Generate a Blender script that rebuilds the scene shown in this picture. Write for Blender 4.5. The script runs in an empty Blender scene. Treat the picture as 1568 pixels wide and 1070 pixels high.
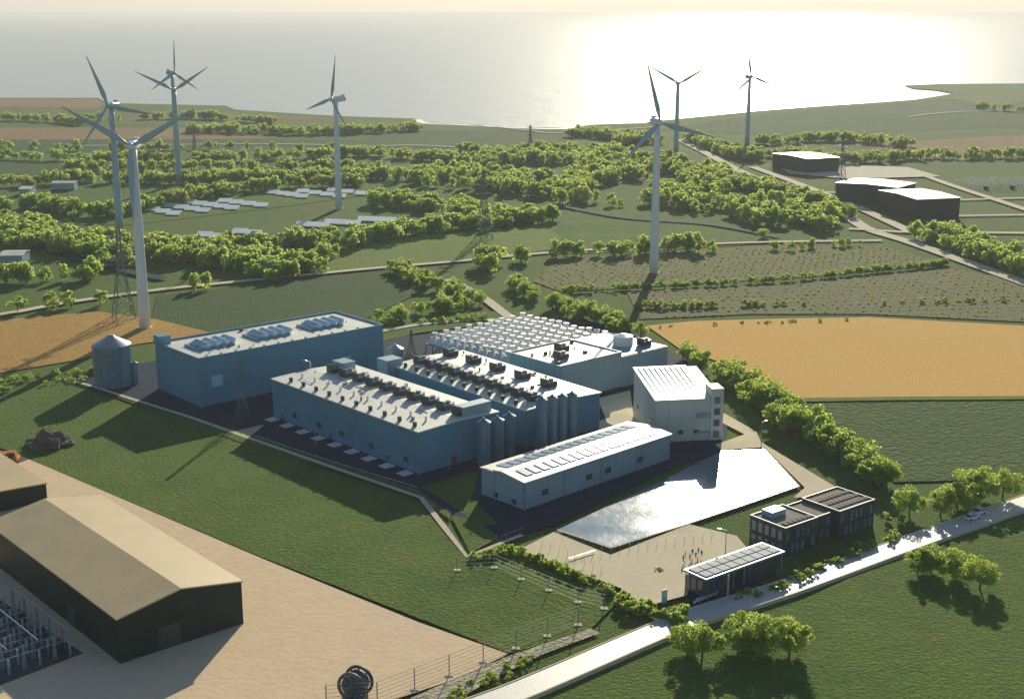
import bpy,bmesh,math,random
from mathutils import Vector,Matrix
from mathutils import noise as NZ
random.seed(7)
R=random.random
def U(a,b): return a+(b-a)*random.random()
scene=bpy.context.scene
# ---------------------------------------------------------------- back-projection helpers (image pixels -> ground metres through the camera)
F=2070.0;HC=130.0;TH=math.radians(14.13);CT=math.cos(TH);ST=math.sin(TH)
def G(u,v,z=0.0):
    x=(u-784)/F; yy=-(v-535)/F
    d=Vector((x,CT+yy*ST,-ST+yy*CT)); t=(z-HC)/d.z
    return Vector((d.x*t,d.y*t,z))
def HT(P,v):
    yy=-(v-535)/F
    return HC+P.y*(yy*CT-ST)/(CT+yy*ST)
# ---------------------------------------------------------------- materials
def newmat(name):
    m=bpy.data.materials.new(name); m.use_nodes=True
    nt=m.node_tree; b=nt.nodes["Principled BSDF"]; return m,nt,b
def mix_col(nt,fac,a,b):
    n=nt.nodes.new('ShaderNodeMix'); n.data_type='RGBA'
    for s,val in ((n.inputs[0],fac),(n.inputs[6],a),(n.inputs[7],b)):
        if hasattr(val,'is_linked'): nt.links.new(val,s)
        else: s.default_value=val if not isinstance(val,tuple) else (*val[:3],1)
    return n.outputs[2]
def noise_fac(nt,vec,scale,detail=4,lo=.35,hi=.65,rough=.6):
    n=nt.nodes.new('ShaderNodeTexNoise'); n.inputs['Scale'].default_value=scale; n.inputs['Detail'].default_value=detail
    n.inputs['Roughness'].default_value=rough
    nt.links.new(vec,n.inputs['Vector'])
    r=nt.nodes.new('ShaderNodeMapRange'); r.inputs[1].default_value=lo; r.inputs[2].default_value=hi
    nt.links.new(n.outputs[0],r.inputs[0]); return r.outputs[0]
def math_n(nt,op,a,b):
    n=nt.nodes.new('ShaderNodeMath'); n.operation=op
    for s,val in((n.inputs[0],a),(n.inputs[1],b)):
        if hasattr(val,'is_linked'): nt.links.new(val,s)
        else: s.default_value=val
    return n.outputs[0]
def add_bump(nt,b,h,dist,strength=1.0):
    n=nt.nodes.new('ShaderNodeBump'); n.inputs['Strength'].default_value=strength; n.inputs['Distance'].default_value=dist
    nt.links.new(h,n.inputs['Height']); nt.links.new(n.outputs[0],b.inputs['Normal'])
def ground_mat(name,c1,c2,c3,s1=.012,s2=.15,s3=1.2,bump=.5,rough=.95,rows=None,dark=.45,spec=.15):
    m,nt,b=newmat(name); g=nt.nodes.new('ShaderNodeNewGeometry'); p=g.outputs['Position']
    f1=noise_fac(nt,p,s1,5); f2=noise_fac(nt,p,s2,5); f3=noise_fac(nt,p,s3,4)
    a=mix_col(nt,f1,c1,c2)
    a=mix_col(nt,math_n(nt,'MULTIPLY',f2,.6),a,c3)
    dk=tuple(x*.45 for x in c1); a=mix_col(nt,math_n(nt,'MULTIPLY',f3,dark),a,dk)
    h=f3
    if rows:
        ang,sc,amt=rows
        mp=nt.nodes.new('ShaderNodeMapping'); mp.inputs['Rotation'].default_value=(0,0,ang); nt.links.new(p,mp.inputs[0])
        w=nt.nodes.new('ShaderNodeTexWave'); w.inputs['Scale'].default_value=sc; w.inputs['Distortion'].default_value=1.2
        w.inputs['Detail'].default_value=3; w.inputs['Detail Scale'].default_value=.6
        nt.links.new(mp.outputs[0],w.inputs[0])
        a=mix_col(nt,math_n(nt,'MULTIPLY',w.outputs['Fac'],amt),a,tuple(x*.4 for x in c1))
    nt.links.new(a,b.inputs['Base Color']); b.inputs['Roughness'].default_value=rough
    b.inputs['Specular IOR Level'].default_value=spec
    add_bump(nt,b,h,bump,.8); return m
def mat(name,col,rough=.6,var=.15,sc=.4,bump=0,bsc=3,metal=0,seam=None,spec=.5,seamax='x',lo=.05):
    m,nt,b=newmat(name); tc=nt.nodes.new('ShaderNodeTexCoord'); p=tc.outputs['Object']
    f=noise_fac(nt,p,sc,6); a=mix_col(nt,f,tuple(x*(1-var) for x in col),tuple(min(1,x*(1+var)) for x in col))
    if seam:
        sp=nt.nodes.new('ShaderNodeSeparateXYZ'); nt.links.new(p,sp.inputs[0])
        src=math_n(nt,'ADD',sp.outputs[0],sp.outputs[1])
        if seamax=='z': src=sp.outputs[2]
        if seamax=='y': src=sp.outputs[1]
        lt=math_n(nt,'LESS_THAN',math_n(nt,'PINGPONG',src,seam/2),seam*lo)
        a=mix_col(nt,math_n(nt,'MULTIPLY',lt,.4),a,tuple(x*.4 for x in col))
    nt.links.new(a,b.inputs['Base Color']); b.inputs['Roughness'].default_value=rough; b.inputs['Metallic'].default_value=metal
    b.inputs['Specular IOR Level'].default_value=spec
    if bump: add_bump(nt,b,noise_fac(nt,p,bsc,4),bump,.7)
    return m
def leaf_mat(name,c1,c2,tr):
    m,nt,b=newmat(name); nt.nodes.remove(b); out=nt.nodes['Material Output']
    g=nt.nodes.new('ShaderNodeNewGeometry'); oi=nt.nodes.new('ShaderNodeObjectInfo')
    a=mix_col(nt,g.outputs['Random Per Island'],c1,c2)
    a=mix_col(nt,math_n(nt,'MULTIPLY',oi.outputs['Random'],.5),a,(c2[0]*1.5,c2[1]*1.1,c2[2]*.7))
    d=nt.nodes.new('ShaderNodeBsdfDiffuse'); t=nt.nodes.new('ShaderNodeBsdfTranslucent'); s=nt.nodes.new('ShaderNodeMixShader')
    nt.links.new(a,d.inputs[0]); tcol=mix_col(nt,.85,a,tr); nt.links.new(tcol,t.inputs[0]); s.inputs[0].default_value=.6
    nt.links.new(d.outputs[0],s.inputs[1]); nt.links.new(t.outputs[0],s.inputs[2]); nt.links.new(s.outputs[0],out.inputs[0]); return m
GRASS=ground_mat('meadow_grass',(.10,.20,.035),(.15,.235,.04),(.19,.24,.05))
GRASS2=ground_mat('lawn_grass',(.10,.21,.03),(.16,.265,.04),(.24,.28,.055),s1=.03,s2=.08,bump=.7)
DGREEN=ground_mat('dark_crop',(.05,.125,.035),(.075,.15,.04),(.11,.16,.045),s3=.8)
OLIVE=ground_mat('olive_crop',(.19,.22,.06),(.25,.26,.08),(.14,.18,.045))
LGREEN=ground_mat('light_crop',(.22,.32,.06),(.28,.35,.07),(.17,.27,.045))
BROWN=ground_mat('bare_soil',(.40,.25,.12),(.48,.30,.14),(.26,.21,.09))
ORANGE=ground_mat('stubble_field',(.76,.42,.11),(.84,.48,.13),(.58,.37,.12),rows=(.6,.35,.35))
WHEAT=ground_mat('wheat_field',(1,.58,.15),(1,.63,.18),(.96,.53,.14),s1=.02,s2=.3,s3=2,bump=.25,rows=(1.35,.22,.16),dark=.12)
VINE=ground_mat('row_crop',(.25,.235,.11),(.30,.265,.13),(.19,.21,.08),rows=(.8,.11,.3),s3=.5)
ROUGH=ground_mat('rough_crop',(.07,.14,.035),(.10,.17,.04),(.19,.22,.06),s2=.25,s3=.5,bump=1.1)
SAND=ground_mat('sandy_yard',(.92,.68,.43),(.97,.73,.47),(.86,.64,.41),s3=.7,bump=.05,dark=.12)
PAVE=ground_mat('concrete_paving',(.88,.74,.50),(.93,.79,.55),(.80,.67,.46),s1=.05,s3=.8,bump=.02,dark=.15)
ASPH=ground_mat('asphalt',(.022,.042,.085),(.03,.052,.10),(.018,.036,.075),s1=.04,s2=.3,bump=.02,rough=.9,spec=.1)
ROAD=ground_mat('worn_road_asphalt',(.66,.64,.58),(.72,.69,.62),(.58,.56,.52),s1=.03,s2=.2,bump=.01,rough=.5,dark=.12,spec=.5)
PALE=ground_mat('gravel_track',(.80,.70,.52),(.86,.76,.57),(.68,.60,.45),s1=.05,bump=.03,dark=.2)
RUBBLE=ground_mat('rubble',(.80,.70,.50),(.90,.79,.6),(.3,.32,.16),s1=.2,s2=.5,s3=1.1,bump=.6)
BSHADE=ground_mat('barn_shade_ground',(.10,.12,.13),(.13,.15,.16),(.08,.09,.10),s1=.2,s2=.5,s3=2.5,bump=.1)  # dark tone is barn shade put into the ground colour
BARK=mat('bark',(.09,.065,.045),.9,.3,2)
LEAF=leaf_mat('foliage',(.06,.145,.03),(.16,.26,.05),(.86,1,.27))
WALLB=mat('steel_cladding_blue',(.11,.30,.42),.42,.08,.08,seam=2.0,metal=.0,lo=.03)
WALLG=mat('steel_cladding_grey',(.30,.44,.50),.45,.08,.08,seam=3.0,lo=.03)
WALLW=mat('rendered_wall_white',(.74,.72,.63),.6,.08,.1,seam=4.0,lo=.02)
ROOFW=mat('membrane_roof',(.88,.83,.70),.45,.10,.15,seam=3.0,seamax='y',bump=.02,lo=.03)
ROOFT=mat('tan_sheet_roof',(.66,.49,.25),.5,.08,.1,seam=1.2,seamax='y',bump=.02)
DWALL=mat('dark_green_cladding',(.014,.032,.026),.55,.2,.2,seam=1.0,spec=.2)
DARK=mat('dark_metal',(.03,.04,.05),.5,.2,1)
STEEL=mat('galvanised_steel',(.36,.42,.46),.4,.15,1,metal=.4)
WIRE=mat('fence_wire',(.22,.25,.26),.5,.15,1)
PYL=mat('pylon_steel',(.14,.18,.19),.6,.15,1,metal=.2)
WHITE=mat('white_paint',(.85,.85,.83),.35,.04,.5)
TURB=mat('turbine_paint',(.84,.87,.88),.4,.03,.1)
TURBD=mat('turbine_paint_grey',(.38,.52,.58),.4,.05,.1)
SILO=mat('silo_steel',(.13,.25,.33),.35,.10,.3,seam=1.2,seamax='z',metal=.2)
GLASS=mat('window_glass',(.05,.09,.12),.08,.2,.6,spec=.9)
LGLASS=mat('pale_window',(.42,.66,.78),.15,.1,.4)
SOLAR=mat('solar_cells',(.30,.42,.56),.25,.12,.5,seam=1.1,spec=.8)
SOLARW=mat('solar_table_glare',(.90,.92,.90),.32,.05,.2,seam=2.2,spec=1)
FRAME=mat('window_frame',(.10,.12,.13),.5,.1,1)
ORNG=mat('orange_paint',(.65,.2,.03),.45,.1,1)
RUB=mat('rubber',(.02,.02,.02),.8,.1,2)
ROCK=mat('rock_heap_stone',(.16,.14,.11),.9,.4,.8,bump=.3,bsc=1.5)
GRAVEL=mat('roof_gravel',(.32,.28,.22),.9,.25,2.5,bump=.05,bsc=8)
SKIN=mat('skin',(.5,.32,.24),.6,.05,3)
# ---------------------------------------------------------------- mesh builder
class MB:
    def __init__(s): s.v=[];s.f=[];s.m=[]
    def box(s,x0,x1,y0,y1,z0,z1,m=0):
        n=len(s.v); s.v+=[(x,y,z) for z in(z0,z1) for y in(y0,y1) for x in(x0,x1)]
        for q in((0,2,3,1),(4,5,7,6),(0,1,5,4),(1,3,7,5),(3,2,6,7),(2,0,4,6)): s.f.append([n+i for i in q]);s.m.append(m)
    def poly(s,pts,m=0):
        n=len(s.v); s.v+=[tuple(p) for p in pts]; s.f.append(list(range(n,n+len(pts)))); s.m.append(m)
    def hexa(s,b,t,m=0):
        n=len(s.v); s.v+=[tuple(p) for p in b]+[tuple(p) for p in t]; k=len(b)
        s.f.append([n+i for i in reversed(range(k))]);s.m.append(m); s.f.append([n+k+i for i in range(k)]);s.m.append(m)
        for i in range(k): j=(i+1)%k; s.f.append([n+i,n+j,n+k+j,n+k+i]);s.m.append(m)
    def cone(s,p,q,r0,r1,seg=12,m=0):
        p=Vector(p);q=Vector(q);d=(q-p).normalized(); a=d.orthogonal().normalized(); b=d.cross(a)
        s.hexa([p+(a*math.cos(t)+b*math.sin(t))*r0 for t in [2*math.pi*i/seg for i in range(seg)]],
               [q+(a*math.cos(t)+b*math.sin(t))*r1 for t in [2*math.pi*i/seg for i in range(seg)]],m)
    def beam(s,p,q,w,m=0): s.cone(p,q,w*.7,w*.7,4,m)
    def loft(s,rings,m=0,cap=True):
        k=len(rings[0]); n=len(s.v)
        for r in rings: s.v+=[tuple(p) for p in r]
        for a in range(len(rings)-1):
            for i in range(k):
                j=(i+1)%k; s.f.append([n+a*k+i,n+a*k+j,n+(a+1)*k+j,n+(a+1)*k+i]);s.m.append(m)
        if cap:
            s.f.append([n+i for i in reversed(range(k))]);s.m.append(m)
            s.f.append([n+(len(rings)-1)*k+i for i in range(k)]);s.m.append(m)
    def mesh(s,name,mats,smooth=False):
        me=bpy.data.meshes.new(name); me.from_pydata(s.v,[],s.f)
        for x in mats: me.materials.append(x)
        me.polygons.foreach_set('material_index',s.m)
        if smooth: me.polygons.foreach_set('use_smooth',[True]*len(s.f))
        me.update(); return me
    def obj(s,name,mats,parent=None,smooth=False):
        if not isinstance(mats,(list,tuple)): mats=[mats]
        o=bpy.data.objects.new(name,s.mesh(name,mats,smooth)); scene.collection.objects.link(o)
        if parent: o.parent=parent
        return o
def empty(name,loc=(0,0,0),rz=0,scale=1):
    o=bpy.data.objects.new(name,None); o.empty_display_size=1; scene.collection.objects.link(o)
    o.location=loc; o.rotation_euler=(0,0,rz); o.scale=(scale,)*3; return o
# ---------------------------------------------------------------- ground sheets
zc=[0.02]
def sheet(name,pts,m,z=None,px=True):
    if z is None: zc[0]+=.02; z=zc[0]
    P=[G(*p) if px else Vector((p[0],p[1],0)) for p in pts]
    me=bpy.data.meshes.new(name); bm=bmesh.new(); vs=[bm.verts.new((p.x,p.y,z)) for p in P]
    f=bm.faces.new(vs); f.normal_update()
    if f.normal.z<0: f.normal_flip()
    bmesh.ops.triangulate(bm,faces=[f]); bm.to_mesh(me); bm.free(); me.materials.append(m)
    o=bpy.data.objects.new(name,me); scene.collection.objects.link(o); return o
def smooth_line(pts,step=8):
    P=[G(*p) for p in pts]; out=[]
    for i in range(len(P)-1):
        p0=P[max(i-1,0)];p1=P[i];p2=P[i+1];p3=P[min(i+2,len(P)-1)]
        n=max(1,int((p2-p1).length/step))
        for k in range(n):
            t=k/n; out.append(.5*((2*p1)+(p2-p0)*t+(2*p0-5*p1+4*p2-p3)*t*t+(3*p1-p0-3*p2+p3)*t**3))
    out.append(P[-1]); return out
def offs(L,d):
    out=[]
    for i,p in enumerate(L):
        t=(L[min(i+1,len(L)-1)]-L[max(i-1,0)]); t.z=0; t.normalize(); out.append(p+Vector((-t.y,t.x,0))*d)
    return out
def ribbon(name,pts,w,m,z=None,smooth=True,parent=None,L=None):
    if z is None: zc[0]+=.02; z=zc[0]
    if L is None: L=smooth_line(pts) if smooth else [G(*p) for p in pts]
    A=offs(L,-w/2);B=offs(L,w/2); mb=MB()
    for i in range(len(L)-1):
        mb.poly([(A[i].x,A[i].y,z),(A[i+1].x,A[i+1].y,z),(B[i+1].x,B[i+1].y,z),(B[i].x,B[i].y,z)])
    return mb.obj(name,m,parent)
# sea + land
m,nt,b=newmat('sea_water'); g=nt.nodes.new('ShaderNodeNewGeometry')
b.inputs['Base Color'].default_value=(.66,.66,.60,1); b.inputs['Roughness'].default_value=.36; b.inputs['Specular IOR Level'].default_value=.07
add_bump(nt,b,noise_fac(nt,g.outputs['Position'],.02,6,.2,.8),2.0,.5); SEA=m
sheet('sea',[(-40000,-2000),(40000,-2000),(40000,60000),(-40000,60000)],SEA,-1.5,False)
coast=[(-300,150),(0,150),(150,150),(165,158),(250,160),(345,162),(360,168),(420,172),(520,178),(638,182),(652,188),(700,190),(800,195),(865,196),(900,190),(990,187),(1080,178),(1160,170),(1250,163),(1330,158),(1400,153),(1440,147),(1462,143),(1430,138),(1398,136),(1384,131),(1440,129),(1568,128),(1900,127)]
cp=[G(*p) for p in coast]
land=[(p.x,p.y) for p in cp]+[(4000,2500),(4000,-1500),(-4000,-1500),(-4000,1900)]
sheet('ground',land,GRASS,0,False)
FOAM=mat('beach_foam',(.85,.85,.8),.6,.05,.1)
ribbon('beach',[(640,183),(652,189),(700,191),(800,196),(865,197),(900,191),(990,188)],9,FOAM,.03)
# ---- fields
sheet('field',[(-200,152),(145,151),(160,160),(150,166),(-200,160)],BROWN)
sheet('field',[(-200,168),(160,166),(350,170),(640,190),(640,198),(200,190),(-200,185)],OLIVE)
sheet('field',[(-200,196),(290,196),(420,212),(250,216),(-200,215)],BROWN)
sheet('field',[(-200,215),(420,213),(560,215),(560,228),(200,232),(-200,235)],DGREEN)
sheet('field',[(560,200),(860,200),(880,215),(820,228),(560,228)],DGREEN)
sheet('field',[(560,232),(760,226),(830,230),(700,243),(560,245)],LGREEN)
sheet('field',[(1000,200),(1160,176),(1440,152),(1700,145),(1700,190),(1200,208)],DGREEN)
sheet('field',[(1450,150),(1700,132),(1700,150),(1500,160)],OLIVE)
sheet('field',[(1300,222),(1700,200),(1700,232),(1400,236)],BROWN)
sheet('field',[(-200,250),(250,248),(600,248),(680,258),(480,268),(-200,268)],DGREEN)
sheet('field',[(400,255),(760,252),(700,268),(560,270)],LGREEN)
sheet('field',[(250,280),(600,278),(690,288),(560,300),(410,320),(200,345),(100,345),(120,325),(260,300)],GRASS2)
sheet('field',[(960,258),(1110,262),(1130,278),(1000,285)],BROWN)
sheet('field',[(830,345),(900,318),(1080,330),(1200,372),(1000,385),(860,390)],GRASS2)
sheet('field',[(460,400),(560,365),(730,355),(840,345),(870,380),(620,412),(480,420)],LGREEN)
sheet('field',[(240,455),(450,428),(600,415),(660,440),(560,490),(330,520),(230,500)],DGREEN)
sheet('stubble_field',[(-200,505),(0,490),(150,478),(240,490),(330,512),(210,528),(120,552),(0,572),(-200,590)],ORANGE)
V1=[(815,432),(850,405),(900,395),(1160,378),(1350,378),(1448,406),(1250,424),(980,441),(860,448)]
V2=[(960,448),(1200,438),(1460,412),(1568,432),(1750,440),(1750,500),(1568,494),(1330,482),(1150,482),(980,490)]
sheet('vineyard_field',V1,VINE); sheet('vineyard_field',V2,VINE)
sheet('wheat_field',[(990,500),(1060,493),(1200,489),(1330,487),(1568,500),(1750,508),(1750,612),(1568,608),(1390,609),(1200,611),(1130,565),(1040,535)],WHEAT)
sheet('field',[(1200,620),(1390,617),(1568,616),(1750,618),(1750,760),(1568,735),(1370,740),(1300,690)],ROUGH)
sheet('field_edge_track',[(1190,611),(1400,609.5),(1568,608.5),(1750,612),(1750,616),(1568,613),(1400,614),(1200,617)],LGREEN)
sheet('meadow',[(900,1070),(1300,888),(1568,792),(1900,700),(1900,1200),(800,1200)],GRASS2)
sheet('lawn',[(-100,640),(100,588),(640,770),(715,860),(800,850),(950,920),(900,970),(780,1003),(400,855),(20,695),(-100,650)],GRASS2)
# ---- yards & roads
sheet('sandy_yard',[(-300,640),(25,697),(400,857),(640,955),(778,1004),(700,1042),(600,1075),(450,1250),(-400,1250)],SAND)
sheet('rubble_bank',[(905,965),(918,972),(830,1005),(760,1040),(690,1080),(600,1085),(700,1040),(790,1003)],RUBBLE)
sheet('barn_shade_patch',[(-120,940),(-10,915),(128,1003),(20,1045),(-60,1075),(-250,1100)],BSHADE)  # added dark sheet, paints the barn's shadow around the substation
sheet('service_yard',[(118,588),(200,560),(420,530),(640,515),(830,486),(960,500),(1060,560),(1115,640),(1110,690),(1020,722),(850,806),(775,826),(735,815),(700,795),(640,758),(380,678)],ASPH)
sheet('concrete_apron',[(915,612),(965,600),(970,640),(1000,678),(930,650)],PAVE)
sheet('lawn',[(645,748),(735,722),(722,765),(760,805),(735,808),(690,775)],GRASS2)
sheet('lawn',[(690,792),(728,800),(765,825),(720,850)],GRASS2)
sheet('lawn',[(560,505),(660,480),(800,478),(830,488),(640,512),(560,530)],GRASS2)
sheet('lawn',[(112,590),(300,642),(380,668),(640,753),(690,790),(690,800),(640,762),(380,684),(130,594)],GRASS2)
ribbon('boundary_path',[(100,583),(135,592),(290,641),(500,715),(645,765),(680,810),(715,855),(800,822)],1.6,PALE,smooth=False)
sheet('paved_forecourt',[(795,845),(848,818),(935,853),(1055,806),(1128,824),(1150,850),(1060,885),(1052,915),(975,936),(945,925),(952,905)],PAVE)
sheet('paved_path',[(1108,635),(1158,664),(1165,680),(1278,748),(1262,765),(1215,765),(1232,750),(1170,688),(1105,692),(1095,684),(1140,668),(1105,650)],PAVE)
sheet('entrance_asphalt',[(1052,912),(1125,885),(1190,905),(1100,940),(1062,935)],ASPH)
# pond
m,nt,b=newmat('pond_water'); g=nt.nodes.new('ShaderNodeNewGeometry')
b.inputs['Base Color'].default_value=(.06,.15,.22,1); b.inputs['Specular IOR Level'].default_value=1
f=noise_fac(nt,g.outputs['Position'],.05,5,.35,.65); nt.links.new(math_n(nt,'ADD',math_n(nt,'MULTIPLY',f,.06),.13),b.inputs['Roughness'])
b.inputs['Metallic'].default_value=.05
add_bump(nt,b,noise_fac(nt,g.outputs['Position'],.35,5,.2,.8),.10,.35); POND=m
sheet('pond',[(853,815),(1012,740),(1104,694),(1170,691),(1222,748),(1140,776),(1050,806),(935,842)],POND)
ribbon('pond_kerb',[(853,815),(935,843),(1050,807),(1140,777),(1224,748),(1171,690)],.6,PALE,smooth=False)
# main road
def road(pts,w,name,kerb=True,dash=True,m=ROAD):
    L=smooth_line(pts,6); e=empty(name); z0=zc[0]+.02; zc[0]=z0+.02
    ribbon('carriageway',None,w,m,z0,parent=e,L=L)
    for sgn in(-1,1):
        A=offs(L,sgn*w/2);B=offs(L,sgn*(w/2+.35)); mb=MB()
        for i in range(len(L)-1):
            mb.hexa([(A[i].x,A[i].y,0),(A[i+1].x,A[i+1].y,0),(B[i+1].x,B[i+1].y,0),(B[i].x,B[i].y,0)],
                    [(A[i].x,A[i].y,z0+.12),(A[i+1].x,A[i+1].y,z0+.12),(B[i+1].x,B[i+1].y,z0+.12),(B[i].x,B[i].y,z0+.12)])
        mb.obj('kerb',PAVE,e)
    mb=MB()
    for i in range(0,len(L)-1,2):
        p,q=L[i],L[i]+(L[i+1]-L[i])*.5; t=(q-p).normalized(); n=Vector((-t.y,t.x,0))*.1; z=z0+.012
        mb.poly([(c.x,c.y,z) for c in(p-n,q-n,q+n,p+n)])
    mb.obj('lane_dashes',WHITE,e)
    return e,z0
_,ZR=road([(640,1115),(780,1068),(1020,965),(1110,933),(1200,905),(1390,836),(1568,773),(1800,690)],6.6,'road')
ribbon('track',[(1040,215),(1080,235),(1130,262),(1200,292),(1290,330),(1330,353),(1400,375),(1568,435),(1760,505)],9,PALE)
ribbon('track',[(-100,490),(0,484),(100,466),(250,445),(420,428),(560,414),(700,402),(850,388),(1050,377),(1200,372),(1350,370)],5,PALE)
ribbon('track',[(685,430),(735,455),(780,488),(800,497)],5,PALE)
ribbon('track',[(560,515),(640,500),(740,492),(800,494)],3.5,PALE)
ribbon('track',[(1152,257),(1220,282),(1310,318),(1395,357)],8,PALE)
ribbon('track',[(1300,352),(1400,358),(1480,358),(1700,360)],6,PALE)
ribbon('track',[(1395,262),(1450,283),(1568,322),(1700,365)],7,PALE)
ribbon('track',[(1200,295),(1320,300),(1450,330)],6,PALE)
ribbon('track',[(1440,309),(1568,305),(1700,303)],5,PALE)
ribbon('track',[(1440,333),(1568,331),(1700,331)],5,PALE)
sheet('concrete_apron',[(1190,258),(1290,254),(1390,258),(1440,272),(1300,276),(1210,268)],PALE)
ribbon('track',[(680,186),(800,200),(860,205),(1010,195)],4,PALE)
ribbon('track',[(1390,180),(1480,172),(1700,168)],5,PALE)
ribbon('track',[(100,225),(420,222),(560,226),(640,224),(780,232)],4,PALE)
ribbon('asphalt_lane',[(0,372),(60,380),(140,405),(250,430)],7,ASPH)
ribbon('asphalt_lane',[(850,315),(950,335),(1080,345),(1190,365)],6,ASPH)
ribbon('site_road_marking',[(390,672),(500,709),(640,752)],.35,PALE)
# ---------------------------------------------------------------- buildings
class Site:
    def __init__(s,name,B,L,Rr,ang=None,P0=None):
        b=P0 if P0 is not None else G(*B);l=G(*L);r=G(*Rr); e=(r-b)
        if ang is not None:
            a=math.radians(ang); ee=Vector((math.cos(a),math.sin(a),0)); s.W=e.dot(ee)
        else: a=math.atan2(e.y,e.x); s.W=e.length
        n=Vector((-math.sin(a),math.cos(a),0)); s.D=(l-b).dot(n); s.b=b
        s.e=empty(name,b,a)
def window_strip(mbg,mbf,side,pts,w,h,z):
    for p in pts:
        if side=='y': mbf.box(p-w/2-.12,p+w/2+.12,-.06,.0-.003,z-.12,z+h+.12); mbg.box(p-w/2,p+w/2,-.09,-.061,z,z+h)
        else: mbf.box(-.06,-.003,p-w/2-.12,p+w/2+.12,z-.12,z+h+.12); mbg.box(-.09,-.061,p-w/2,p+w/2,z,z+h)
def gable_hall(s,W,D,h,rise,wall,roof,ridge='y',oh=.5,par=.0,pipes=True):
    mb=MB(); mb.box(0,W,0,D,0,h)
    if ridge=='y': mb.hexa([(0,0,h),(W,0,h),(W/2,0,h+rise)],[(0,D,h),(W,D,h),(W/2,D,h+rise)])
    else: mb.hexa([(0,0,h),(0,D,h),(0,D/2,h+rise)],[(W,0,h),(W,D,h),(W,D/2,h+rise)])
    mb.obj('walls',wall,s.e)
    rb=MB(); t=.3;g=.01
    if ridge=='y':
        k=rise/(W/2)
        for x0,z0,x1,z1 in((-oh,h-oh*k,W/2,h+rise),(W+oh,h-oh*k,W/2,h+rise)):
            b=[(x0,-oh,z0+g),(x1,-oh,z1+g),(x1,D+oh,z1+g),(x0,D+oh,z0+g)]; rb.hexa(b,[(p[0],p[1],p[2]+t) for p in b])
    else:
        k=rise/(D/2)
        for y0,z0,y1,z1 in((-oh,h-oh*k,D/2,h+rise),(D+oh,h-oh*k,D/2,h+rise)):
            b=[(-oh,y0,z0+g),(-oh,y1,z1+g),(W+oh,y1,z1+g),(W+oh,y0,z0+g)]; rb.hexa(b,[(p[0],p[1],p[2]+t) for p in b])
    rb.obj('roof',roof,s.e)
    tr=MB(); tr.box(-.1,-.002,0,D,0,.9); tr.box(0,W,-.1,-.002,0,.9); tr.obj('plinth',DARK,s.e)
    if pipes:
        dp=MB(); n=max(1,int(D/14))
        for i in range(n+1): dp.box(-.22,-.1,min(D-.2,i*D/n+.1),min(D,i*D/n+.26),0,h-.3)
        n=max(1,int(W/14))
        for i in range(n+1): dp.box(min(W-.2,i*W/n+.1),min(W,i*W/n+.26),-.22,-.1,0,h-.3)
        dp.obj('downpipes',WALLG,s.e)
def flat_hall(s,W,D,h,wall,roof,par=.7):
    mb=MB(); mb.box(0,W,0,D,0,h); mb.obj('walls',wall,s.e)
    r=MB(); r.box(.4,W-.4,.4,D-.4,h+.003,h+.15); r.obj('roof',roof,s.e)
    p=MB(); p.box(-.1,W+.1,-.1,.35,h+.002,h+par);p.box(-.1,W+.1,D-.35,D+.1,h+.002,h+par);p.box(-.1,.35,.352,D-.352,h+.002,h+par);p.box(W-.35,W+.1,.352,D-.352,h+.002,h+par)
    p.obj('parapet',wall,s.e)
    tr=MB(); tr.box(-.1,-.002,0,D,0,.9); tr.box(0,W,-.1,-.002,0,.9); tr.obj('plinth',DARK,s.e)
def vent(mb,x,y,z,s=1.0):
    mb.box(x-1.6*s,x+1.6*s,y-1.2*s,y+1.2*s,z,z+1.5*s,0)
    for dx in(-.75,.75):
        mb.cone((x+dx*s,y,z+1.5*s),(x+dx*s,y,z+2.0*s),.66*s,.66*s,10,0); mb.cone((x+dx*s,y,z+2.0*s),(x+dx*s,y,z+2.04*s),.56*s,.56*s,10,1)
    mb.box(x-1.85*s,x-1.65*s,y-1.2*s,y+1.2*s,z+.3*s,z+2.4*s,1)
    mb.box(x-1.6*s,x+1.6*s,y-1.34*s,y-1.22*s,z+.2*s,z+1.3*s,1)
    mb.cone((x+2.6*s,y+.6,z),(x+2.6*s,y+.6,z+1.3*s),.35*s,.35*s,8,2)
def clutter(s,W,D,z,n,y0=2):
    mb=MB()
    for _ in range(n):
        x,y=U(1.5,W-2.5),U(y0,D-3); k=R()
        if k<.5: mb.box(x,x+U(.5,1.4),y,y+U(.5,1.3),z,z+U(.4,1.1),random.randrange(3))
        elif k<.8: mb.cone((x,y,z),(x,y,z+U(.6,1.6)),.25,.3,8,random.randrange(3))
        else: mb.beam((x,y,z+.3),(x,min(D-1,y+U(3,9)),z+.3),.16,0)
    mb.obj('roof_fittings',[STEEL,DARK,WHITE],s.e)
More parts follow.
